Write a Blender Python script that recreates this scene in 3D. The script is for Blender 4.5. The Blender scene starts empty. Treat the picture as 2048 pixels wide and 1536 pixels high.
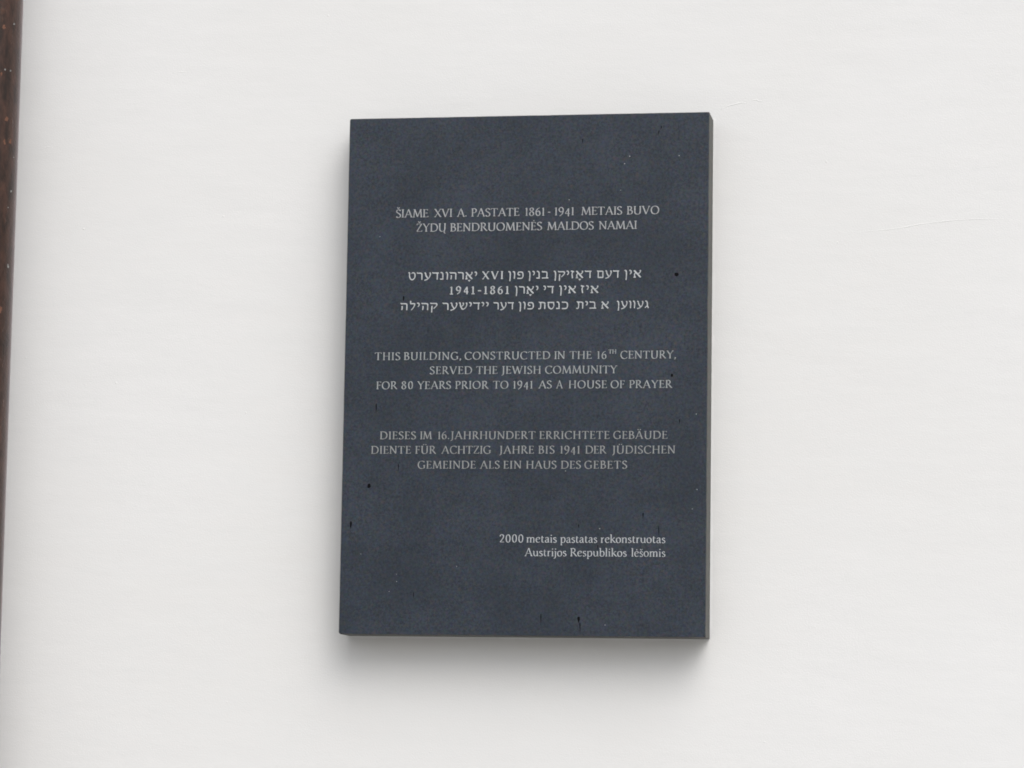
import bpy, bmesh, math, random
from mathutils import Vector, Matrix

scene = bpy.context.scene
Z0 = 2.20                      # height of the plaque's centre above the pavement

# ------------------------------------------------------------------ camera
cam_data = bpy.data.cameras.new("camera")
cam = bpy.data.objects.new("camera", cam_data)
scene.collection.objects.link(cam)
cam.location = (0.72295, -4.51777, Z0 - 0.56278)
cam.rotation_mode = 'XYZ'
cam.rotation_euler = (1.69100136, -0.01506747, 0.16299213)
cam_data.sensor_width = 36.0
cam_data.lens = 104.9538
cam_data.clip_start = 0.05
cam_data.clip_end = 500
scene.camera = cam

# ------------------------------------------------------------------ world and sun (overcast daylight)
SUN_EL, SUN_AZ = math.radians(52), math.radians(32)      # azimuth: degrees to the right of the wall's outward normal
sun_dir = Vector((math.sin(SUN_AZ) * math.cos(SUN_EL), -math.cos(SUN_AZ) * math.cos(SUN_EL), math.sin(SUN_EL)))
world = bpy.data.worlds.new("World")
scene.world = world
world.use_nodes = True
wn, wl = world.node_tree.nodes, world.node_tree.links
wn.clear()
sky = wn.new('ShaderNodeTexSky')
sky.sky_type = 'NISHITA'
sky.sun_disc = False
sky.sun_elevation = SUN_EL
sky.sun_rotation = math.atan2(sun_dir.x, sun_dir.y)
sky.air_density = 1.0
sky.dust_density = 4.0
sky.ozone_density = 1.0
hsv = wn.new('ShaderNodeHueSaturation')                   # cloud cover: the blue is mostly gone
hsv.inputs['Saturation'].default_value = 0.22
bg = wn.new('ShaderNodeBackground')
bg.inputs['Strength'].default_value = 0.15
wo = wn.new('ShaderNodeOutputWorld')
wl.new(sky.outputs[0], hsv.inputs['Color'])
wl.new(hsv.outputs[0], bg.inputs['Color'])
wl.new(bg.outputs[0], wo.inputs['Surface'])

sun_data = bpy.data.lights.new("sun", 'SUN')
sun_data.energy = 1.3
sun_data.angle = math.radians(55)
sun_data.color = (1.0, 0.99, 0.975)
sun = bpy.data.objects.new("sun", sun_data)
scene.collection.objects.link(sun)
sun.rotation_euler = (-sun_dir).to_track_quat('-Z', 'Y').to_euler()
sun.location = sun_dir * 20

scene.view_settings.view_transform = 'Standard'
scene.view_settings.look = 'None'
scene.view_settings.gamma = 1.0
scene.view_settings.exposure = 0.05
scene.cycles.filter_width = 1.8

# ------------------------------------------------------------------ helpers
def link(o, parent=None):
    scene.collection.objects.link(o)
    if parent is not None:
        o.parent = parent
    return o

def obj(name, bm, mats, parent=None, smooth=False):
    me = bpy.data.meshes.new(name)
    bm.to_mesh(me)
    bm.free()
    for m in (mats if isinstance(mats, (list, tuple)) else [mats]):
        me.materials.append(m)
    if smooth:
        me.polygons.foreach_set("use_smooth", [True] * len(me.polygons))
    return link(bpy.data.objects.new(name, me), parent)

def thing(name, label, cat, loc):
    e = bpy.data.objects.new(name, None)
    e.location = loc
    e.empty_display_size = 0.05
    e['label'] = label
    e['category'] = cat
    return link(e)

def box(bm, lo, hi, mi=0):
    x0, y0, z0 = lo
    x1, y1, z1 = hi
    v = [bm.verts.new(c) for c in ((x0,y0,z0),(x1,y0,z0),(x1,y1,z0),(x0,y1,z0),(x0,y0,z1),(x1,y0,z1),(x1,y1,z1),(x0,y1,z1))]
    for q in ((0,1,5,4),(1,2,6,5),(2,3,7,6),(3,0,4,7),(4,5,6,7),(3,2,1,0)):
        f = bm.faces.new([v[i] for i in q])
        f.material_index = mi

class NT:
    """small node-graph writer"""
    def __init__(self, name, rough=0.8, spec=0.3):
        self.m = bpy.data.materials.new(name)
        self.m.use_nodes = True
        self.n, self.l = self.m.node_tree.nodes, self.m.node_tree.links
        self.b = self.n['Principled BSDF']
        self.b.inputs['Roughness'].default_value = rough
        self.b.inputs['Specular IOR Level'].default_value = spec
        tc = self.n.new('ShaderNodeTexCoord')
        self.co = tc.outputs['Object']
    def mapping(self, scale, rot=(0, 0, 0)):
        mp = self.n.new('ShaderNodeMapping')
        mp.inputs['Scale'].default_value = scale
        mp.inputs['Rotation'].default_value = rot
        self.l.new(self.co, mp.inputs['Vector'])
        return mp.outputs[0]
    def noise(self, scale, detail=2.0, rough=0.5, vec=None, dist=0.0, color=False):
        t = self.n.new('ShaderNodeTexNoise')
        t.inputs['Scale'].default_value = scale
        t.inputs['Detail'].default_value = detail
        t.inputs['Roughness'].default_value = rough
        t.inputs['Distortion'].default_value = dist
        self.l.new(vec or self.co, t.inputs['Vector'])
        return t.outputs['Color' if color else 'Fac']
    def voronoi(self, scale, vec=None, out='Distance', rnd=1.0):
        t = self.n.new('ShaderNodeTexVoronoi')
        t.inputs['Scale'].default_value = scale
        t.inputs['Randomness'].default_value = rnd
        self.l.new(vec or self.co, t.inputs['Vector'])
        return t.outputs[out]
    def ramp(self, src, stops):
        r = self.n.new('ShaderNodeValToRGB')
        e = r.color_ramp.elements
        while len(e) < len(stops):
            e.new(0.5)
        for k, (p, c) in enumerate(stops):
            e[k].position = p
            e[k].color = (c, c, c, 1) if not isinstance(c, (tuple, list)) else (*c, 1)
        self.l.new(src, r.inputs[0])
        return r.outputs[0]
    def mix(self, fac, a, b, mode='MIX'):
        m = self.n.new('ShaderNodeMix')
        m.data_type = 'RGBA'
        m.blend_type = mode
        for sock, v in ((m.inputs['Factor'], fac), (m.inputs[6], a), (m.inputs[7], b)):
            if isinstance(v, (int, float)):
                sock.default_value = v if sock.type == 'VALUE' else (v, v, v, 1)
            elif isinstance(v, (tuple, list)):
                sock.default_value = (*v, 1)
            else:
                self.l.new(v, sock)
        return m.outputs[2]
    def math(self, op, a, b=0.0):
        m = self.n.new('ShaderNodeMath')
        m.operation = op
        for k, v in enumerate((a, b)):
            if isinstance(v, (int, float)):
                m.inputs[k].default_value = v
            else:
                self.l.new(v, m.inputs[k])
        return m.outputs[0]
    def color(self, src):
        if isinstance(src, (tuple, list)):
            self.b.inputs['Base Color'].default_value = (*src, 1)
        else:
            self.l.new(src, self.b.inputs['Base Color'])
    def bump(self, h, dist, strength=1.0):
        b = self.n.new('ShaderNodeBump')
        b.inputs['Distance'].default_value = dist
        b.inputs['Strength'].default_value = strength
        self.l.new(h, b.inputs['Height'])
        self.l.new(b.outputs[0], self.b.inputs['Normal'])

# ------------------------------------------------------------------ materials
def wall_material():
    t = NT('lime_plaster_paint', 0.88, 0.25)
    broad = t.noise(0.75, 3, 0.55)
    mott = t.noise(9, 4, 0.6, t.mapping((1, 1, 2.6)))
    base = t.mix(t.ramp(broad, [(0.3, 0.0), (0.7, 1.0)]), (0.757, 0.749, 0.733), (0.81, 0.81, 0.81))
    base = t.mix(t.ramp(mott, [(0.35, 0.0), (0.65, 0.5)]), base, (0.768, 0.768, 0.762))
    dirt = t.ramp(t.voronoi(17, out='Distance'), [(0.0, 0.25), (0.035, 0.0)])     # a few tiny soiled points
    pick = t.ramp(t.noise(23, 1, 0.5), [(0.62, 0.0), (0.66, 1.0)])
    base = t.mix(t.math('MULTIPLY', dirt, pick), base, (0.52, 0.50, 0.47))
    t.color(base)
    brush = t.noise(150, 3, 0.6, t.mapping((0.4, 1, 1)))                        # level roller and brush strokes
    grain = t.noise(430, 2, 0.6)
    wave = t.noise(14, 2, 0.5, t.mapping((0.5, 1, 1.5)))
    nib = t.ramp(t.voronoi(34), [(0.0, 1.0), (0.06, 0.0)])
    nibp = t.ramp(t.noise(31, 1, 0.5), [(0.60, 0.0), (0.64, 1.0)])
    h = t.math('ADD', t.math('MULTIPLY', brush, 0.13), t.math('MULTIPLY', grain, 0.3))
    h = t.math('ADD', h, t.math('MULTIPLY', wave, 0.9))
    h = t.math('ADD', h, t.math('MULTIPLY', t.math('MULTIPLY', nib, nibp), 0.7))
    t.bump(h, 0.0011, 0.8)
    return t.m

def stone_material(name, a, b, c, speck, rough, spec=0.5):
    t = NT(name, rough, spec)
    g1 = t.noise(250, 4, 0.85)
    hue = t.noise(180, 4, 0.85, color=True)
    big = t.noise(7, 4, 0.62)
    base = t.mix(t.ramp(g1, [(0.36, 0.0), (0.62, 1.0)]), a, b)
    base = t.mix(t.ramp(t.noise(150, 3, 0.75, dist=0.3), [(0.50, 0.0), (0.66, 0.8)]), base, c)
    cloud = t.ramp(t.noise(38, 4, 0.65, dist=0.5), [(0.36, 0.0), (0.64, 1.0)])
    base = t.mix(t.math('MULTIPLY', cloud, 0.35), base, tuple(k * 1.1 for k in b))
    base = t.mix(0.75, base, hue, 'OVERLAY')
    base = t.mix(t.ramp(big, [(0.35, 0.4), (0.65, 0.0)]), base, tuple(k * 0.9 for k in a))
    if speck:
        d = t.ramp(t.voronoi(95), [(0.0, 1.0), (0.085, 0.0)])
        p = t.ramp(t.voronoi(95, out='Color'), [(0.80, 0.0), (0.86, 1.0)])
        base = t.mix(t.math('MULTIPLY', d, p), base, (0.26, 0.27, 0.27))
    t.color(base)
    t.bump(t.math('ADD', t.math('MULTIPLY', g1, 0.6), t.math('MULTIPLY', t.noise(900, 1), 0.3)), 0.0003, 0.5)
    return t.m

def paint_material(name, col, wear):
    t = NT(name, 0.75, 0.25)
    n = t.ramp(t.noise(160, 3, 0.7), [(0.42, 0.0), (0.68, 1.0)])
    m = t.ramp(t.noise(30, 2, 0.5), [(0.35, 0.3), (0.7, 1.0)])
    t.color(t.mix(t.math('MULTIPLY', t.math('MULTIPLY', n, m), wear), col, (0.12, 0.125, 0.135)))
    return t.m

def pipe_material():
    t = NT('brown_pipe_paint', 0.32, 0.35)
    mv = t.mapping((1, 1, 0.35))
    base = t.mix(t.ramp(t.noise(90, 4, 0.65, mv), [(0.35, 0.0), (0.7, 1.0)]), (0.018, 0.010, 0.007), (0.068, 0.032, 0.022))
    rust = t.ramp(t.noise(70, 5, 0.7, mv, 0.4), [(0.60, 0.0), (0.72, 1.0)])
    base = t.mix(t.math('MULTIPLY', rust, 0.6), base, (0.12, 0.045, 0.02))
    speck = t.ramp(t.voronoi(160), [(0.0, 1.0), (0.09, 0.0)])
    pick = t.ramp(t.voronoi(160, out='Color'), [(0.86, 0.0), (0.9, 1.0)])
    base = t.mix(t.math('MULTIPLY', speck, pick), base, (0.2, 0.17, 0.14))
    t.color(base)
    t.b.inputs['Sheen Weight'].default_value = 0.35
    t.b.inputs['Sheen Roughness'].default_value = 0.35
    t.b.inputs['Sheen Tint'].default_value = (0.85, 0.75, 0.8, 1)
    t.bump(t.math('ADD', t.noise(200, 3, 0.6), t.math('MULTIPLY', rust, 0.8)), 0.0007, 0.7)
    return t.m

def plain(name, col, rough=0.8, spec=0.3, nscale=200, var=0.25):
    t = NT(name, rough, spec)
    t.color(t.mix(t.noise(nscale, 3, 0.6), tuple(k * (1 - var) for k in col), tuple(min(1, k * (1 + var)) for k in col)))
    return t.m

M_WALL = wall_material()
M_FACE = stone_material('honed_dark_stone', (0.008, 0.014, 0.022), (0.040, 0.052, 0.072), (0.055, 0.048, 0.053), True, 0.47, 0.34)
M_EDGE = stone_material('sawn_stone_edge', (0.078, 0.079, 0.073), (0.132, 0.132, 0.122), (0.11, 0.108, 0.102), False, 0.75, 0.3)
M_ARRIS = stone_material('dark_stone_arris', (0.026, 0.031, 0.036), (0.05, 0.056, 0.062), (0.05, 0.05, 0.05), False, 0.5)
M_TXT = {'l': paint_material('grey_letter_paint', (0.39, 0.40, 0.41), 0.5),
         'h': paint_material('pale_letter_paint', (0.50, 0.52, 0.53), 0.4),
         'e': paint_material('mid_grey_letter_paint', (0.345, 0.365, 0.37), 0.5),
         'g': paint_material('worn_letter_paint', (0.30, 0.31, 0.31), 0.6),
         's': paint_material('light_letter_paint', (0.45, 0.47, 0.49), 0.4)}
M_STAIN = plain('black_run', (0.004, 0.004, 0.005), 0.8, 0.1)
M_SPECK = plain('pale_mineral', (0.42, 0.44, 0.44), 0.4, 0.5)
M_PIPE = pipe_material()
M_RUST = plain('bare_rust', (0.17, 0.085, 0.058), 0.9, 0.2, 300, 0.4)
M_PALE_DOT = plain('pale_dot_grey', (0.24, 0.24, 0.23), 0.5, 0.4)
M_PAVE = plain('grey_paving', (0.30, 0.295, 0.285), 0.9, 0.2, 12, 0.15)

# ------------------------------------------------------------------ lettering: skeleton glyphs swept by a broad pen
# stroke = ('l'|'s', [points]) : straight or smooth; third item scales the pen.  serif = (x, y, left, right)
def serifs(*a):
    return [('f', (x, y, l, r)) for x, y, l, r in a]
W = 11
G = {}
def g(ch, adv, strokes, sf=()):
    G[ch] = (adv, list(strokes) + serifs(*sf))
g('A', 88, [('l',[(10,0),(44,101)],.62),('l',[(44,101),(78,0)]),('l',[(22,34),(66,34)],.6)], [(9,3,9,9),(78,3,11,10)])
g('B', 66, [('l',[(16,0),(16,100)]),('s',[(16,97),(36,97),(49,88),(50,74),(42,58),(22,53)]),('s',[(22,53),(44,51),(58,38),(57,16),(42,3),(16,3)])], [(16,3,11,0),(16,97,11,0)])
g('C', 82, [('s',[(77,82),(62,96),(42,98),(19,86),(8,50),(20,13),(44,0),(64,4),(79,17)])], [])
G['C'][1].append(('l',[(77,82),(76,97)],.5))
g('D', 90, [('l',[(16,0),(16,100)]),('s',[(16,97),(42,97),(68,86),(82,52),(70,15),(44,3),(16,3)])], [(16,3,11,0),(16,97,11,0)])
g('E', 62, [('l',[(16,0),(16,100)]),('l',[(16,97),(53,97)],.6),('l',[(16,52),(46,52)],.6),('l',[(16,3),(56,3)],.6),('l',[(53,98),(53,84)],.5),('l',[(57,2),(59,17)],.5),('l',[(46,60),(46,44)],.45)], [(16,3,11,0),(16,97,11,0)])
g('F', 56, [('l',[(16,0),(16,100)]),('l',[(16,97),(52,97)],.6),('l',[(16,52),(44,52)],.6),('l',[(52,98),(52,84)],.5),('l',[(44,60),(44,44)],.45)], [(16,3,11,12),(16,97,11,0)])
g('G', 88, [('s',[(76,83),(62,96),(42,98),(19,86),(8,50),(20,13),(46,0),(66,4),(76,12)]),('l',[(76,8),(76,42)]),('l',[(76,84),(75,97)],.5)], [(76,42,12,9)])
g('H', 90, [('l',[(16,0),(16,100)]),('l',[(74,0),(74,100)]),('l',[(16,52),(74,52)],.6)], [(16,3,11,11),(16,97,11,11),(74,3,11,11),(74,97,11,11)])
g('I', 32, [('l',[(16,0),(16,100)])], [(16,3,12,12),(16,97,12,12)])
g('J', 36, [('s',[(20,100),(20,50),(20,8),(14,-12),(0,-22)])], [(20,97,12,11)])
g('K', 78, [('l',[(16,0),(16,100)]),('l',[(20,48),(60,98)],.6),('l',[(30,58),(72,0)])], [(16,3,11,11),(16,97,11,11)])
g('L', 58, [('l',[(16,0),(16,100)]),('l',[(16,3),(52,3)],.6),('l',[(53,2),(55,18)],.5)], [(16,3,11,0),(16,97,11,11)])
g('M', 106, [('l',[(12,0),(21,100)],.65),('l',[(21,100),(53,6)]),('l',[(53,6),(85,100)],.62),('l',[(85,100),(94,0)])], [(12,3,10,10),(94,3,10,10),(20,97,11,0),(86,97,0,9)])
g('N', 88, [('l',[(15,0),(15,98)],.66),('l',[(13,99),(74,3)]),('l',[(74,2),(74,100)],.66)], [(15,3,10,10),(13,97,11,0),(74,97,10,10)])
g('O', 94, [('s',[(47,98),(20,86),(8,50),(20,13),(47,1),(74,13),(86,50),(74,86),(47,98)])])
g('P', 62, [('l',[(16,0),(16,100)]),('s',[(16,97),(38,98),(54,86),(54,64),(42,49),(24,46)])], [(16,3,11,12),(16,97,11,0)])
g('R', 76, [('l',[(16,0),(16,100)]),('s',[(16,97),(36,98),(52,87),(52,66),(40,51),(22,49)]),('l',[(34,50),(70,1)])], [(16,3,11,11),(16,97,11,0),(69,3,6,9)])
g('S', 58, [('s',[(49,84),(38,97),(24,98),(10,86),(12,68),(30,53),(47,38),(50,18),(38,3),(20,1),(8,14)]),('l',[(49,84),(49,97)],.5),('l',[(8,15),(7,1)],.5)])
g('T', 78, [('l',[(39,0),(39,98)]),('l',[(6,97),(72,97)],.65),('l',[(6,98),(3,82)],.5),('l',[(72,98),(75,82)],.5)], [(39,3,12,12)])
g('U', 88, [('s',[(16,98),(16,55),(18,18),(32,2),(48,0),(64,6),(72,24),(73,60),(73,98)])], [(16,97,11,11),(73,97,10,10)])
g('V', 84, [('l',[(9,99),(42,0)]),('l',[(42,0),(75,99)],.6)], [(9,97,10,11),(75,97,9,9)])
g('W', 122, [('l',[(9,99),(36,0)]),('l',[(36,0),(61,92)],.6),('l',[(59,96),(86,0)]),('l',[(86,0),(112,99)],.6)], [(9,97,10,11),(112,97,9,9)])
g('X', 80, [('l',[(10,99),(70,1)]),('l',[(68,99),(11,1)],.6)], [(10,97,9,10),(69,97,9,9),(11,3,9,9),(70,3,9,9)])
g('Y', 78, [('l',[(9,99),(39,48)]),('l',[(69,99),(39,48)],.6),('l',[(39,50),(39,0)])], [(9,97,9,10),(69,97,9,9),(39,3,11,11)])
g('Z', 70, [('l',[(10,97),(60,97)],.62),('l',[(60,97),(9,3)]),('l',[(9,3),(62,3)],.62),('l',[(10,98),(9,82)],.5),('l',[(62,2),(65,18)],.5)])
g('1', 34, [('l',[(18,0),(18,98)]),('l',[(18,97),(5,88)],.7)], [(18,3,11,11)])
g('2', 56, [('s',[(7,76),(12,92),(28,98),(44,88),(45,68),(34,44),(8,4)]),('l',[(6,4),(52,4)],.8)])
g('4', 58, [('l',[(40,-14),(40,84)]),('l',[(40,84),(5,22)],.7),('l',[(5,20),(56,20)],.7)])
g('6', 58, [('s',[(48,98),(26,86),(10,60),(8,30),(18,6),(34,1),(48,12),(51,34),(42,54),(26,57),(10,40)])])
g('8', 56, [('s',[(28,98),(12,88),(12,70),(28,55),(46,38),(48,16),(34,1),(20,1),(7,16),(10,38),(28,55),(43,70),(44,88),(28,98)])])
g('9', 58, [('s',[(48,62),(38,44),(20,44),(8,60),(8,82),(20,97),(36,97),(49,82),(51,54),(40,18),(12,-10)])])
g('0', 60, [('s',[(30,98),(13,84),(8,50),(14,14),(30,1),(46,14),(52,50),(46,84),(30,98)])])
g('-', 40, [('l',[(6,40),(34,40)],1.3)])
g('.', 22, [('l',[(11,2),(11,14)],1.1)])
g(',', 22, [('l',[(13,14),(12,0)],1.1),('l',[(12,0),(6,-14)],.8)])
CARON = [('l',[(-13,128),(0,112)],.75),('l',[(0,112),(13,128)],.6)]
DOT = [('l',[(0,112),(0,125)],.95)]
UML = [('l',[(-12,112),(-12,124)],.9),('l',[(12,112),(12,124)],.9)]
OGO = [('s',[(0,4),(-9,-10),(-3,-22),(10,-22)],.75)]
def acc(new, base, mark, cx, dy=0):
    adv, st = G[base]
    G[new] = (adv, st + [(m[0], [(x + cx, y + dy) for x, y in m[1]]) + m[2:] for m in mark])
acc('Š','S',CARON,28); acc('Ž','Z',CARON,36); acc('Ė','E',DOT,34); acc('Ä','A',UML,44); acc('Ü','U',UML,45); acc('Ų','U',OGO,73)
# lower case, x-height 64
g('a', 56, [('s',[(10,52),(20,63),(34,62),(40,48),(40,24),(42,6),(52,2)]),('s',[(40,38),(20,34),(9,20),(14,4),(28,1),(40,12)],.9)])
g('b', 62, [('l',[(14,2),(14,104)]),('s',[(14,50),(30,64),(46,60),(54,34),(46,6),(30,0),(14,6)])], [(12,102,9,0)])
g('e', 54, [('s',[(10,36),(30,40),(46,44)],.7),('s',[(46,44),(42,60),(28,64),(12,54),(8,30),(16,7),(32,1),(48,10)])])
g('i', 30, [('l',[(15,0),(15,63)]),('l',[(15,84),(15,96)],1.1)], [(15,3,10,10),(13,62,8,0)])
g('j', 30, [('s',[(16,63),(16,30),(15,-8),(8,-24),(-5,-28)]),('l',[(16,84),(16,96)],1.1)], [(14,62,8,0)])
g('k', 62, [('l',[(14,0),(14,104)]),('l',[(16,30),(46,62)],.7),('l',[(26,38),(56,1)])], [(14,3,10,10),(12,102,9,0),(47,61,8,8),(56,3,6,8)])
g('l', 30, [('l',[(15,0),(15,104)])], [(15,3,10,10),(13,102,9,0)])
g('m', 98, [('l',[(14,0),(14,64)]),('s',[(14,46),(26,62),(40,62),(48,48),(48,0)]),('s',[(48,46),(60,62),(74,62),(82,48),(82,0)])], [(14,3,9,9),(48,3,9,9),(82,3,9,9),(12,62,8,0)])
g('n', 66, [('l',[(14,0),(14,64)]),('s',[(14,46),(28,62),(42,62),(51,48),(51,0)])], [(14,3,9,9),(51,3,9,9),(12,62,8,0)])
g('o', 60, [('s',[(30,64),(12,54),(8,32),(14,8),(30,0),(46,8),(52,32),(47,54),(30,64)])])
g('p', 64, [('l',[(14,-32),(14,64)]),('s',[(14,50),(30,64),(47,60),(55,34),(47,6),(30,0),(14,6)])], [(14,-30,9,10),(12,62,8,0)])
g('r', 44, [('l',[(14,0),(14,64)]),('s',[(14,44),(24,60),(38,62)],1.1)], [(14,3,9,10),(12,62,8,0)])
g('s', 44, [('s',[(36,54),(24,63),(12,58),(11,44),(24,34),(36,22),(34,6),(20,0),(8,8)])])
g('t', 42, [('s',[(17,80),(16,40),(17,12),(26,1),(38,6)]),('l',[(6,61),(36,61)],.7)])
g('u', 66, [('s',[(13,62),(13,24),(22,4),(36,2),(50,16)]),('l',[(51,64),(51,2)])], [(11,61,8,0),(49,61,8,0),(53,3,0,9)])
acc('ė','e',DOT,29,-32); acc('š','s',CARON,23,-34)
# Hebrew square letters, height 92
H = {}
def hb(ch, adv, strokes): H[ch] = (adv, list(strokes))
hb('א', 88, [('l',[(10,92),(76,2)],1.15),('s',[(72,94),(74,78),(66,62),(52,50)]),('s',[(30,64),(16,48),(15,26),(19,5)]),('l',[(4,4),(28,4)],.8)])
hb('ב', 78, [('s',[(8,96),(12,86),(34,86),(52,82),(58,66),(58,6)]),('l',[(4,6),(74,6)])])
hb('ג', 52, [('s',[(8,94),(24,88),(30,62),(32,30),(44,2)]),('l',[(31,32),(4,4)])])
hb('ד', 74, [('l',[(4,96),(8,86)],.8),('l',[(6,86),(70,86)]),('l',[(56,86),(55,0)])])
hb('ה', 80, [('l',[(4,96),(8,86)],.8),('s',[(6,86),(48,86),(64,80),(67,60),(66,0)]),('s',[(18,56),(19,28),(15,2)])])
hb('ו', 36, [('s',[(4,94),(18,88),(23,66),(22,34),(20,0)])])
hb('ז', 44, [('l',[(5,94),(38,84)]),('s',[(24,86),(17,54),(20,24),(22,0)])])
hb('ט', 84, [('s',[(4,94),(16,88),(15,52),(24,18),(40,3),(58,8),(73,34),(74,70),(64,90),(48,92),(38,80)])])
hb('י', 36, [('s',[(5,94),(20,90),(25,74),(22,56),(12,44)])])
hb('כ', 72, [('l',[(6,96),(9,86)],.8),('s',[(7,86),(38,88),(56,78),(62,46),(56,14),(38,5),(4,5)])])
hb('ל', 66, [('l',[(14,124),(14,86)]),('s',[(12,86),(52,86),(56,72),(46,40),(22,0)])])
hb('ם', 84, [('l',[(6,96),(10,86)],.8),('l',[(8,86),(66,86)]),('l',[(70,88),(70,4)]),('l',[(72,6),(14,6)]),('l',[(17,4),(18,84)])])
hb('נ', 50, [('s',[(8,94),(24,88),(32,64),(33,6)]),('l',[(3,6),(38,6)])])
hb('ן', 38, [('s',[(5,94),(19,88),(24,60),(23,10),(20,-30)])])
hb('ס', 84, [('l',[(4,86),(74,86)]),('s',[(15,86),(14,54),(22,20),(42,2),(60,12),(72,46),(66,86)])])
hb('ע', 80, [('s',[(8,94),(18,82),(24,52),(44,16)]),('s',[(64,94),(70,70),(58,30),(36,6),(6,-8)])])
hb('פ', 78, [('s',[(18,86),(44,87),(60,78),(66,46),(60,14),(42,5),(6,5)]),('s',[(18,88),(13,66),(20,50),(36,48)])])
hb('ק', 78, [('l',[(4,96),(8,86)],.8),('s',[(6,86),(50,86),(68,80),(66,54),(38,18)]),('l',[(20,54),(17,-32)])])
hb('ר', 68, [('l',[(4,96),(8,86)],.8),('s',[(6,86),(38,87),(52,80),(56,62),(56,0)])])
hb('ש', 94, [('s',[(5,94),(16,84),(20,46),(42,2)]),('s',[(78,94),(84,70),(72,28),(42,2)]),('s',[(42,94),(50,80),(44,58),(24,42)])])
hb('ת', 84, [('l',[(10,96),(14,86)],.8),('s',[(12,86),(50,86),(66,80),(70,62),(69,0)]),('s',[(26,84),(27,40),(22,6),(3,5)])])
HD = {'1': (44, [('l',[(22,0),(22,98)]),('l',[(22,97),(6,86)],.7),('l',[(4,3),(40,3)],1.1)]),
      '4': (58, [('l',[(40,0),(40,96)]),('l',[(40,96),(5,32)],.8),('l',[(5,30),(56,30)],1.0)]),
      '6': G['6'], '8': G['8'], '9': (58, [('s',[(48,66),(38,48),(20,48),(8,62),(8,84),(20,98),(36,98),(49,84),(50,56),(38,22),(12,2)])])}
HD['-'] = (48, [('l',[(3,42),(45,42)],1.25)])
QAMATS = [('l',[(33,-14),(57,-14)],.7),('l',[(45,-14),(45,-30)],.9)]

def smooth_pts(pts, n=5):
    out = []
    closed = pts[0] == pts[-1]
    P = [Vector(p) for p in pts]
    m = len(P)
    for i in range(m - 1):
        p0 = P[i-1] if i > 0 else (P[-2] if closed else P[0] * 2 - P[1])
        p3 = P[i+2] if i + 2 < m else (P[1] if closed else P[-1] * 2 - P[-2])
        p1, p2 = P[i], P[i+1]
        for k in range(n):
            t = k / n
            out.append(0.5 * ((2*p1) + (p2-p0)*t + (2*p0-5*p1+4*p2-p3)*t*t + (3*p1-p0-3*p2+p3)*t**3))
    out.append(P[-1])
    return out

PEN = {'latin': (13.0, 5.0, math.radians(20)), 'hebrew': (15.0, 8.0, math.radians(62)), 'small': (11.5, 5.0, math.radians(20)), 'bold': (15.5, 6.5, math.radians(22))}
LEVEL = [0]
RISE = 0.00045
def ribbon(bm, pts, pen, k, xf, front):
    """one pen stroke as a thin closed strip standing on the stone face"""
    T, t, phi = pen
    n = len(pts)
    LEVEL[0] = (LEVEL[0] + 1) % 9
    y1 = front - RISE - LEVEL[0] * 0.000025           # strokes of one letter never share a plane
    y0 = front + 0.0002
    ring = []
    for i in range(n):
        d = (pts[min(i+1, n-1)] - pts[max(i-1, 0)])
        if d.length < 1e-6:
            d = Vector((1, 0))
        d.normalize()
        th = math.atan2(d.y, d.x)
        w = (t + (T - t) * abs(math.sin(th - phi))) * k * 0.5
        nn = Vector((-d.y, d.x)) * w
        a, b = xf(pts[i] + nn), xf(pts[i] - nn)
        ring.append([bm.verts.new((a[0], y0, a[1])), bm.verts.new((a[0], y1, a[1])), bm.verts.new((b[0], y1, b[1])), bm.verts.new((b[0], y0, b[1]))])
    for i in range(n - 1):
        for q in range(3):
            bm.faces.new((ring[i][q], ring[i+1][q], ring[i+1][q+1], ring[i][q+1]))
    bm.faces.new(ring[0])
    bm.faces.new(ring[-1][::-1])

def layout(word, hebrew, want):
    """list of (glyph strokes, x) and the word's natural extent"""
    seq = []
    if hebrew and any('\u0590' <= c <= '\u05ff' for c in word):
        chars = []
        for c in word:
            if c == '\u05b8':
                adv, st = chars[-1]
                chars[-1] = (adv, st + QAMATS)
            else:
                chars.append(H[c])
        chars.reverse()
        gap, pen = 9, PEN['hebrew']
    else:
        chars = [G[c] for c in word]
        gap, pen = 2, PEN['bold' if hebrew else ('small' if any(c.islower() for c in word) or word == '2000' else 'latin')]
        if hebrew and word[0] in '1-':
            chars, gap = [HD[c] for c in word], 13
    def place(gap):
        seq, x = [], 0
        for adv, st in chars:
            seq.append((st, x))
            x += adv + gap
        xs = [px + sx for st, sx in seq for s in st if s[0] != 'f' for px, _ in s[1]]
        fs = [s[1][0] + d + sx for st, sx in seq for s in st if s[0] == 'f' for d in (-s[1][2], s[1][3])]
        return seq, min(xs + fs) - 3, max(xs + fs) + 3
    seq, lo, hi = place(gap)
    r = want / (hi - lo)
    top = 1.12 if word[0] in '12689' else (1.3 if pen is PEN['hebrew'] else 1.17)
    if len(chars) > 1 and not (0.93 < r < top):      # looser or tighter setting before the letters themselves are stretched
        k = top if r > 1 else 0.93
        gap = max(-6, gap + (want / k - (hi - lo)) / (len(chars) - 1))
        seq, lo, hi = place(gap)
    return seq, lo, hi, pen

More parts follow.
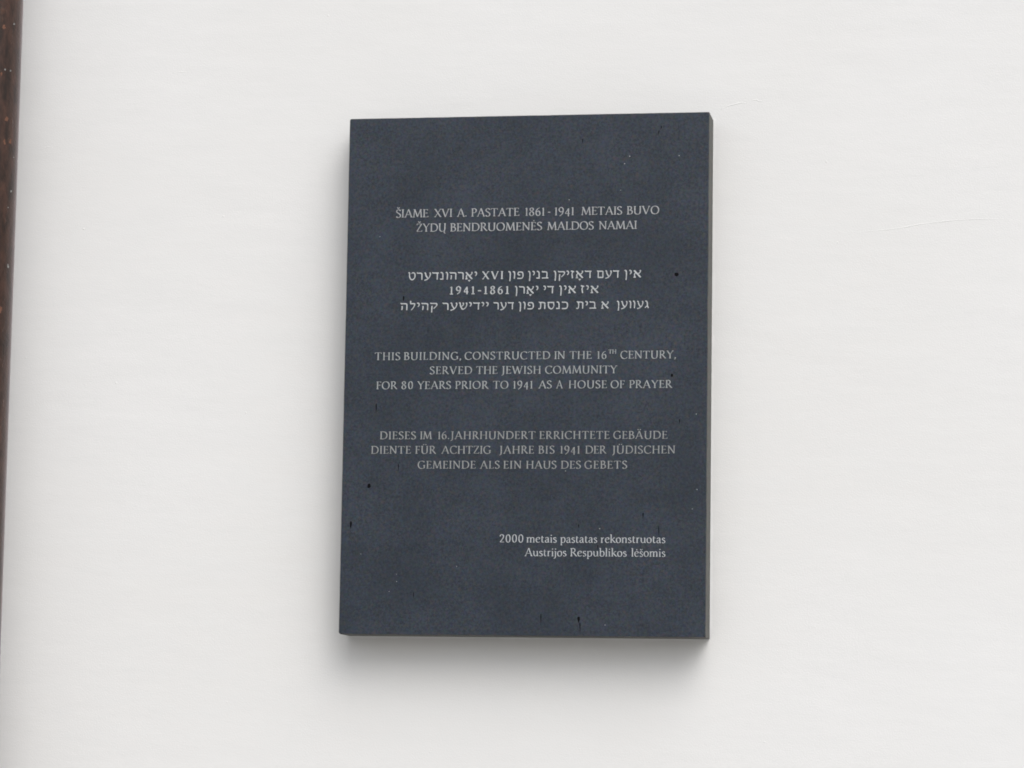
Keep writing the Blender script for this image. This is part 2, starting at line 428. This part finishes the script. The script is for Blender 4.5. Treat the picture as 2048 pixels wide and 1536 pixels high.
def write_line(bm, style, v, cap, words, front):
    for word, x0, x1 in words:
        c = cap
        base = v
        if word[0] == '^':
            word, c, base = word[1:], cap * 0.52, v + cap * 0.66
        heb = style == 'h'
        u = c / 100.0
        x0, x1 = x0 + 0.35, x1 - 0.35              # the photograph's blur widens every word a little
        seq, a, b, pen = layout(word, heb, (x1 - x0) / u)
        sx = (x1 - x0) / (b - a)
        if word == '-':
            sx = u
            x0 = (x0 + x1) / 2 - (b - a) * sx / 2
        wk = (sx / u + 1) / 2
        for st, ox in seq:
            def xf(p, ox=ox):
                return ((x0 + (p[0] + ox - a) * sx) / 1000.0, (base + p[1] * u) / 1000.0)
            jit = random.uniform(-0.8, 0.8)
            for s in st:
                if s[0] == 'f':
                    fx, fy, l, r = s[1]
                    pts = [Vector((fx - l, fy + jit)), Vector((fx, fy + jit)), Vector((fx + r, fy + jit))]
                    ribbon(bm, pts, (7.5, 7.5, 0), 1.0 if c == cap else 1.5, xf, front)
                    continue
                k = s[2] if len(s) > 2 else 1.0
                if word == 'TH' and c != cap:
                    k *= 1.35
                pts = smooth_pts(s[1]) if s[0] == 's' else [Vector(p) for p in s[1]]
                pts = [Vector((p[0], p[1] + jit)) for p in pts]
                ribbon(bm, pts, pen, k, xf, front)

# ------------------------------------------------------------------ setting: pavement below the frame, rendered house wall
bm = bmesh.new()
N = 24
vs = [[bm.verts.new((-60 + 120 * i / N, -60 + 120 * j / N, 0)) for i in range(N + 1)] for j in range(N + 1)]
for j in range(N):
    for i in range(N):
        bm.faces.new((vs[j][i], vs[j][i+1], vs[j+1][i+1], vs[j+1][i]))
pave = obj('pavement', bm, M_PAVE)
pave['kind'] = 'structure'
pave['label'] = 'grey paving at the foot of the white wall'

wall = thing('plaster_wall', 'smooth white painted plaster wall behind the dark stone plaque', 'wall', (0, 0, 0))
bm = bmesh.new()
box(bm, (-6, 0, 0.004), (6, 0.45, 7.5))
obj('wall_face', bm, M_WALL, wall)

def hair_ridge(name, pts, w, hgt, parent, mat):
    """a low rounded ridge of plaster lying on the wall face"""
    bm = bmesh.new()
    P = smooth_pts(pts, 6)
    rings = []
    n = len(P)
    for i, p in enumerate(P):
        d = (P[min(i+1, n-1)] - P[max(i-1, 0)]).normalized()
        nn = Vector((-d.y, d.x))
        k = math.sin(math.pi * (i + 0.35) / (n - 0.3)) ** 0.6 * (0.75 + 0.5 * random.random())
        rings.append([bm.verts.new((q.x, y, q.y)) for q, y in ((p + nn * w * k, 0.0003), (p + nn * w * 0.45 * k, -hgt * k), (p - nn * w * 0.45 * k, -hgt * k), (p - nn * w * k, 0.0003))])
    for a, b in zip(rings, rings[1:]):
        for q in range(3):
            bm.faces.new((a[q], b[q], b[q+1], a[q+1]))
    bm.faces.new(rings[0]); bm.faces.new(rings[-1][::-1])
    bmesh.ops.recalc_face_normals(bm, faces=bm.faces)
    return obj(name, bm, mat, parent, True)

R2 = lambda L: [(x, z + Z0) for x, z in L]
hair_ridge('plaster_ridge', R2([(0.292, 0.416), (0.304, 0.4215), (0.314, 0.424), (0.326, 0.4262), (0.334, 0.4245)]), 0.0013, 0.0003, wall, M_WALL)
hair_ridge('plaster_ridge', R2([(0.339, 0.4285), (0.346, 0.4300), (0.352, 0.4278), (0.358, 0.4276)]), 0.0012, 0.0003, wall, M_WALL)
hair_ridge('plaster_ridge', R2([(0.47, 0.220), (0.52, 0.2225), (0.565, 0.2265), (0.60, 0.2325), (0.65, 0.2375), (0.70, 0.2390), (0.735, 0.237)]), 0.0011, 0.0002, wall, M_WALL)
hair_ridge('plaster_ridge', R2([(-0.585, 0.493), (-0.57, 0.4945), (-0.556, 0.4925)]), 0.0012, 0.00012, wall, M_WALL)
hair_ridge('plaster_ridge', R2([(-0.80, 0.372), (-0.79, 0.3760), (-0.78, 0.3765)]), 0.0011, 0.00012, wall, M_WALL)

# ------------------------------------------------------------------ the plaque
T = 0.0598
HW, HH = 0.56124 / 2, 0.4
FRONT = -T
plaque = thing('memorial_plaque', 'dark grey stone plaque with pale four-language lettering fixed to the white wall', 'plaque', (0, 0, Z0))

bm = bmesh.new()
c = 0.0011                                        # tiny worn chamfer round the face
random.seed(4)
def loop(inset, y, rad, wob=0.0, n=70):
    """rounded rectangle, many points so that the arris can be slightly chipped"""
    hw, hh = HW - inset, HH - inset
    pts = []
    corners = [(hw, hh, 0), (-hw, hh, 90), (-hw, -hh, 180), (hw, -hh, 270)]
    rads = [rad * 0.7, rad * 1.3, rad * 1.8, rad * 0.6]
    for k, (cx, cz, a0) in enumerate(corners):
        r = rads[k]
        ox, oz = cx - math.copysign(r, cx), cz - math.copysign(r, cz)
        for s in range(5):
            a = math.radians(a0 + 90 * s / 4)
            pts.append(Vector((ox + r * math.cos(a), oz + r * math.sin(a))))
        nx = corners[(k + 1) % 4]
        r2 = rads[(k + 1) % 4]
        a = math.radians(nx[2])
        e = Vector((nx[0] - math.copysign(r2, nx[0]) + r2 * math.cos(a), nx[1] - math.copysign(r2, nx[1]) + r2 * math.sin(a)))
        st = pts[-1].copy()
        for s in range(1, n):
            pts.append(st.lerp(e, s / n))
    return pts, y
random.seed(9)
base, _ = loop(0, 0, 0.0022)
wob = []
v = 0
for i in range(len(base)):
    v = v * 0.6 + random.gauss(0, 0.00012)
    if random.random() < 0.035:
        v += 0.00045
    wob.append(abs(v))
def ring(inset, y, use, w2=0.0):
    pts, _ = loop(inset, y, 0.0022)
    out = []
    for p, wv in zip(pts, wob):
        q = p - Vector((math.copysign(1, p.x) * wv * use if abs(p.x) > HW * 0.97 else 0, math.copysign(1, p.y) * wv * use if abs(p.y) > HH * 0.97 else 0))
        out.append(bm.verts.new((q.x, y, q.y)))
    return out
r_back = ring(0, -0.0005, 0)
r_side = ring(0, FRONT + 0.0016, 0.5)
r_ch = ring(0.0002, FRONT + 0.0009, 1.0)
r_face = ring(c, FRONT, 0.6)
n = len(r_back)
for a, b, mi in ((r_back, r_side, 1), (r_side, r_ch, 1), (r_ch, r_face, 2)):
    for i in range(n):
        f = bm.faces.new((a[i], a[(i+1) % n], b[(i+1) % n], b[i]))
        f.material_index = mi
bm.faces.new(r_face).material_index = 0
bm.faces.new(r_back[::-1]).material_index = 1
bmesh.ops.recalc_face_normals(bm, faces=bm.faces)
obj('stone_slab', bm, [M_FACE, M_EDGE, M_ARRIS], plaque)

# bead of wall filler closing the joint between slab and wall
bm = bmesh.new()
prof = [(-0.002, -0.0002), (-0.002, -0.0006), (0.0003, -0.0004), (0.0045, 0.0002)]
rings = []
jl, _ = loop(0, 0, 0.003, n=40)
cen = Vector((0, 0))
for p in jl:
    d = Vector((p.x / HW, p.y / HH))
    d = Vector((math.copysign(1, p.x) if abs(p.x) > HW - 0.003 else 0, math.copysign(1, p.y) if abs(p.y) > HH - 0.003 else 0))
    k = 0.5 + 0.9 * random.random()
    rings.append([bm.verts.new((p.x + d.x * (o if o < 0 else o * k), y if y > 0 else y * (0.6 + 0.4 * k), p.y + d.y * (o if o < 0 else o * k))) for o, y in prof])
for i in range(len(rings)):
    a, b = rings[i], rings[(i+1) % len(rings)]
    for q in range(len(prof) - 1):
        bm.faces.new((a[q], b[q], b[q+1], a[q+1]))
bmesh.ops.recalc_face_normals(bm, faces=bm.faces)
j = obj('joint_filler', bm, M_WALL, plaque, True)

LINES = [
    ('l', 242.9, 12.44, [('ŠIAME', -204.2, -152.9), ('XVI', -144.7, -115.4), ('A.', -109.1, -93.6), ('PASTATE', -86.4, -10.8), ('1861', -2.3, 28.4), ('-', 33.7, 36.6), ('1941', 43.4, 74.0), ('METAIS', 84.2, 147.7), ('BUVO', 154.7, 204.7)]),
    ('l', 220.3, 12.44, [('ŽYDŲ', -171.5, -124.7), ('BENDRUOMENĖS', -119.0, 24.4), ('MALDOS', 31.8, 104.2), ('NAMAI', 111.6, 171.2)]),
    ('h', 145.2, 11.97, [('יאָרהונדערט', -183.5, -75.5), ('XVI', -68.2, -34.2), ('פון', -27.3, -3.1), ('בנין', 3.3, 36.1), ('דאָזיקן', 42.9, 102.5), ('דעם', 109.9, 145.0), ('אין', 151.9, 178.0)]),
    ('h', 122.2, 11.97, [('1941', -118.0, -78.0), ('-', -73.9, -68.4), ('1861', -64.7, -24.8), ('יאָרן', -16.9, 20.0), ('די', 27.4, 44.8), ('אין', 51.7, 78.1), ('איז', 84.9, 112.8)]),
    ('h', 98.1, 11.67, [('קהילה', -194.6, -136.8), ('יידישער', -128.7, -56.8), ('דער', -49.4, -17.0), ('פון', -10.7, 13.5), ('כנסת', 19.8, 66.3), ('בית', 78.4, 110.4), ('א', 116.7, 128.8), ('געווען', 140.8, 190.5)]),
    ('e', 21.0, 11.74, [('THIS', -233.4, -193.3), ('BUILDING,', -187.8, -98.2), ('CONSTRUCTED', -92.5, 39.7), ('IN', 45.7, 63.1), ('THE', 69.2, 103.9), ('16', 111.7, 126.1), ('^TH', 128.8, 141.6), ('CENTURY,', 147.6, 232.1)]),
    ('e', -1.3, 11.74, [('SERVED', -146.5, -80.8), ('THE', -74.7, -40.8), ('JEWISH', -35.4, 26.2), ('COMMUNITY', 32.4, 143.7)]),
    ('e', -24.0, 11.74, [('FOR', -230.0, -196.1), ('80', -190.0, -172.5), ('YEARS', -166.2, -113.2), ('PRIOR', -106.8, -54.1), ('TO', -48.3, -24.1), ('1941', -16.9, 13.8), ('AS', 21.7, 42.7), ('A', 49.1, 60.4), ('HOUSE', 68.5, 127.8), ('OF', 133.2, 154.6), ('PRAYER', 161.2, 227.8)]),
    ('g', -101.3, 11.74, [('DIESES', -222.8, -166.4), ('IM', -160.1, -140.8), ('16.', -132.3, -114.7), ('JAHRHUNDERT', -112.9, 19.2), ('ERRICHTETE', 24.6, 132.8), ('GEBÄUDE', 138.2, 220.7)]),
    ('g', -123.6, 11.74, [('DIENTE', -236.1, -173.3), ('FÜR', -167.2, -133.7), ('ACHTZIG', -126.8, -49.0), ('JAHRE', -37.0, 17.3), ('BIS', 23.3, 48.3), ('1941', 56.9, 87.5), ('DER', 95.2, 128.6), ('JÜDISCHEN', 136.1, 232.8)]),
    ('g', -146.5, 11.74, [('GEMEINDE', -162.5, -72.2), ('ALS', -66.7, -35.7), ('EIN', -30.2, -1.7), ('HAUS', 4.8, 51.6), ('DES', 58.2, 89.0), ('GEBETS', 94.6, 159.5)]),
    ('s', -258.7, 11.97, [('2000', -34.0, 2.4), ('metais', 6.9, 53.5), ('pastatas', 58.7, 115.2), ('rekonstruotas', 120.2, 218.5)]),
    ('s', -279.3, 11.97, [('Austrijos', 4.1, 68.6), ('Respublikos', 74.1, 160.2), ('lėšomis', 166.8, 218.7)]),
]
NAMES = {'l': 'Lithuanian capitals', 'h': 'Yiddish lettering', 'e': 'English capitals', 'g': 'German capitals', 's': 'small Lithuanian lettering'}
cnt = {}
for style, v, cap, words in LINES:
    bm = bmesh.new()
    write_line(bm, style, v, cap, words, FRONT)
    bmesh.ops.recalc_face_normals(bm, faces=bm.faces)
    o = obj('inscription_line', bm, M_TXT[style], plaque)
    order = [w for w, a, b in words]
    if style == 'h':
        order = order[::-1]
        if '1941' in order:                        # numerals stay left to right inside the line
            order = ['איז', 'אין', 'די', 'יאָרן', '1941-1861']
    cnt[style] = cnt.get(style, 0) + 1
    o['label'] = 'line of %s reading %s' % (NAMES[style], ' '.join(order).replace('^', ''))

# dark pits and short runs in the stone
STAINS = [(85.7, 357.5, 7.4, 1.4), (206.7, 376.7, 4.3, 2.0), (202.9, 368.8, 7.1, 1.1), (-189.8, 116.0, 7.9, 2.6), (232.1, 149.3, 5.1, 4.9), (226.4, -4.9, 4.3, 2.9), (-229.2, -53.5, 13.6, 2.0), (-192.6, -145.0, 11.4, 1.4), (-238.0, -173.1, 6.4, 4.0), (238.5, -75.1, 7.1, 1.7), (184.5, -218.0, 8.6, 2.0), (-265.1, -233.3, 11.3, 3.6), (-165.3, -340.0, 9.0, 1.2), (86.6, -234.1, 5.4, 1.2), (208.6, -241.4, 14.3, 1.4), (31.1, -374.7, 16.5, 1.4), (88.7, -375.0, 9.0, 4.5), (90.8, -386.0, 13.5, 1.8), (116.3, -266.0, 7.5, 0.9)]
def blob(name, x, z, ln, w, mat, y0, th, lean=0.0):
    bm = bmesh.new()
    m = 14
    front, back = [], []
    for k in range(m):
        a = 2 * math.pi * k / m
        rr = 1 + random.uniform(-0.22, 0.22)
        sy = math.sin(a)
        wid = 0.5 * w * (0.55 + 0.45 * sy) if ln > 1.6 * w else 0.5 * w     # runs are wide above, thin below
        px, pz = x + wid * math.cos(a) * rr + lean * sy * ln * 0.5, z + 0.5 * ln * sy * (1 + random.uniform(-.05, .05))
        front.append(bm.verts.new((px / 1000, y0 - th, pz / 1000)))
        back.append(bm.verts.new((px / 1000 , y0 + 0.0002, pz / 1000)))
    bm.faces.new(front)
    for k in range(m):
        bm.faces.new((front[k], front[(k+1) % m], back[(k+1) % m], back[k]))
    bmesh.ops.recalc_face_normals(bm, faces=bm.faces)
    return obj(name, bm, mat, plaque)
for k, (x, z, ln, w) in enumerate(STAINS):
    ln, w = ln * 1.1, max(w * 1.35, 1.7)
    blob('dark_run', x, z, ln, w, M_STAIN, FRONT, 0.00012, 0.12 if k in (1, 2) else random.uniform(-0.04, 0.04))
for x, z in [(158.6, 333.1), (234.5, 332.7), (145.3, 280.5), (65.9, 266.8), (150.9, 321.7), (263.7, -63.9), (65.7, -150.0), (265.7, -178.0), (258.9, -207.3), (-248.6, -277.3), (-192.2, -307.8), (-191.9, -319.0), (-203.3, -334.3), (-99.4, -295.4), (118.9, -237.3), (-229.0, 213.5), (128.8, -382.4)]:
    s = random.uniform(0.9, 1.5)
    blob('pale_crystal', x, z, s, s * 0.9, M_SPECK, FRONT, 0.00012)

# ------------------------------------------------------------------ the downpipe
PR, PY, PX = 0.05, -0.115, -0.8504
pipe = thing('drainpipe', 'brown painted metal drainpipe with rust spots on the far left wall edge', 'drainpipe', (PX, PY, 0))
bm = bmesh.new()
seg = 96
zs = [0.25 + (6.9 - 0.25) * k / 40 for k in range(41)]
rg = []
for z in zs:
    rg.append([bm.verts.new((PR * math.cos(2*math.pi*s/seg), PR * math.sin(2*math.pi*s/seg), z)) for s in range(seg)])
for a, b in zip(rg, rg[1:]):
    for s in range(seg):
        bm.faces.new((a[s], a[(s+1) % seg], b[(s+1) % seg], b[s]))
inn = []
for z in (zs[0], zs[0] + 0.1):
    inn.append([bm.verts.new(((PR-.003) * math.cos(2*math.pi*s/seg), (PR-.003) * math.sin(2*math.pi*s/seg), z)) for s in range(seg)])
for s in range(seg):
    bm.faces.new((inn[0][s], inn[0][(s+1) % seg], rg[0][(s+1) % seg], rg[0][s]))
    bm.faces.new((inn[1][s], inn[1][(s+1) % seg], inn[0][(s+1) % seg], inn[0][s]))
bm.faces.new(inn[1])
bm.faces.new(rg[-1])
bmesh.ops.recalc_face_normals(bm, faces=bm.faces)
obj('pipe', bm, M_PIPE, pipe, True)
for z in (0.9, 3.6, 6.1):                          # wall brackets, above and below the frame
    bm = bmesh.new()
    s2 = 48
    ra, rb = [], []
    for r_, z_ in ((PR + .001, z - .014), (PR + .005, z - .014), (PR + .005, z + .014), (PR + .001, z + .014)):
        ra.append([bm.verts.new((r_ * math.cos(2*math.pi*s/s2), r_ * math.sin(2*math.pi*s/s2), z_)) for s in range(s2)])
    for q in range(4):
        a, b = ra[q], ra[(q+1) % 4]
        for s in range(s2):
            bm.faces.new((a[s], a[(s+1) % s2], b[(s+1) % s2], b[s]))
    box(bm, (-0.012, PR + 0.003, z - 0.008), (0.012, 0.114, z + 0.008))
    bmesh.ops.recalc_face_normals(bm, faces=bm.faces)
    obj('pipe_bracket', bm, M_PIPE, pipe)

# rust chips and small pale raised dots sit on the pipe's skin where the photograph shows them
camv = Vector((0.72295, -4.51777)) - Vector((PX, PY))
fwd = camv.normalized()
side = Vector((-fwd.y, fwd.x))                     # to the right as seen from the street
if side.x < 0: side = -side
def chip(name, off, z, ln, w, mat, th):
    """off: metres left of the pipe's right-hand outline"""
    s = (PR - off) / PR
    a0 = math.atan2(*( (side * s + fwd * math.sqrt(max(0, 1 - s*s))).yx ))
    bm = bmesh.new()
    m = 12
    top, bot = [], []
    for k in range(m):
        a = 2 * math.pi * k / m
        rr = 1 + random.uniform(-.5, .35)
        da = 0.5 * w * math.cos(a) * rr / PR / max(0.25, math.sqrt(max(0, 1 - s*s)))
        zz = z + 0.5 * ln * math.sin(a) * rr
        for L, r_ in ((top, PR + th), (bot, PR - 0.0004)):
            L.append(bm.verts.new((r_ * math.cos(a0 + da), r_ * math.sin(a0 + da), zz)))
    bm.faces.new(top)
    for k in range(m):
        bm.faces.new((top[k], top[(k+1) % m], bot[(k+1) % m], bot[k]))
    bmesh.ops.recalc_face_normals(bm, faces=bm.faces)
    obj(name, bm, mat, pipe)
PXM = 0.77e-3
for px, edge, zr, ln, w in ((9, 47, .544, 12, 6.5), (9, 38, .3636, 11, 5), (21, 38.5, .3658, 12, 5), (15, 41, .3995, 10, 7), (5, 30, .1, 16, 5), (3, 43, .47, 9, 4)):
    chip('rust_chip', (edge - px) * PXM, Z0 + zr - 0.008, ln * PXM, w * PXM, M_RUST, 0.0004)
for px, edge, zr, ln, w in ((30, 48, .5533, 3.5, 3), (10, 43, .478, 4, 3), (21, 43, .478, 4, 3), (21, 33, .2886, 5, 3), (14, 27, .170, 8, 3.4), (14, 31, .262, 2.5, 2), (29, 38, .343, 2.5, 2)):  # small pale grey dots, slightly proud of the pipe
    chip('pale_dot', (edge - px) * PXM, Z0 + zr - 0.008, ln * PXM, w * PXM, M_PALE_DOT, 0.0004)
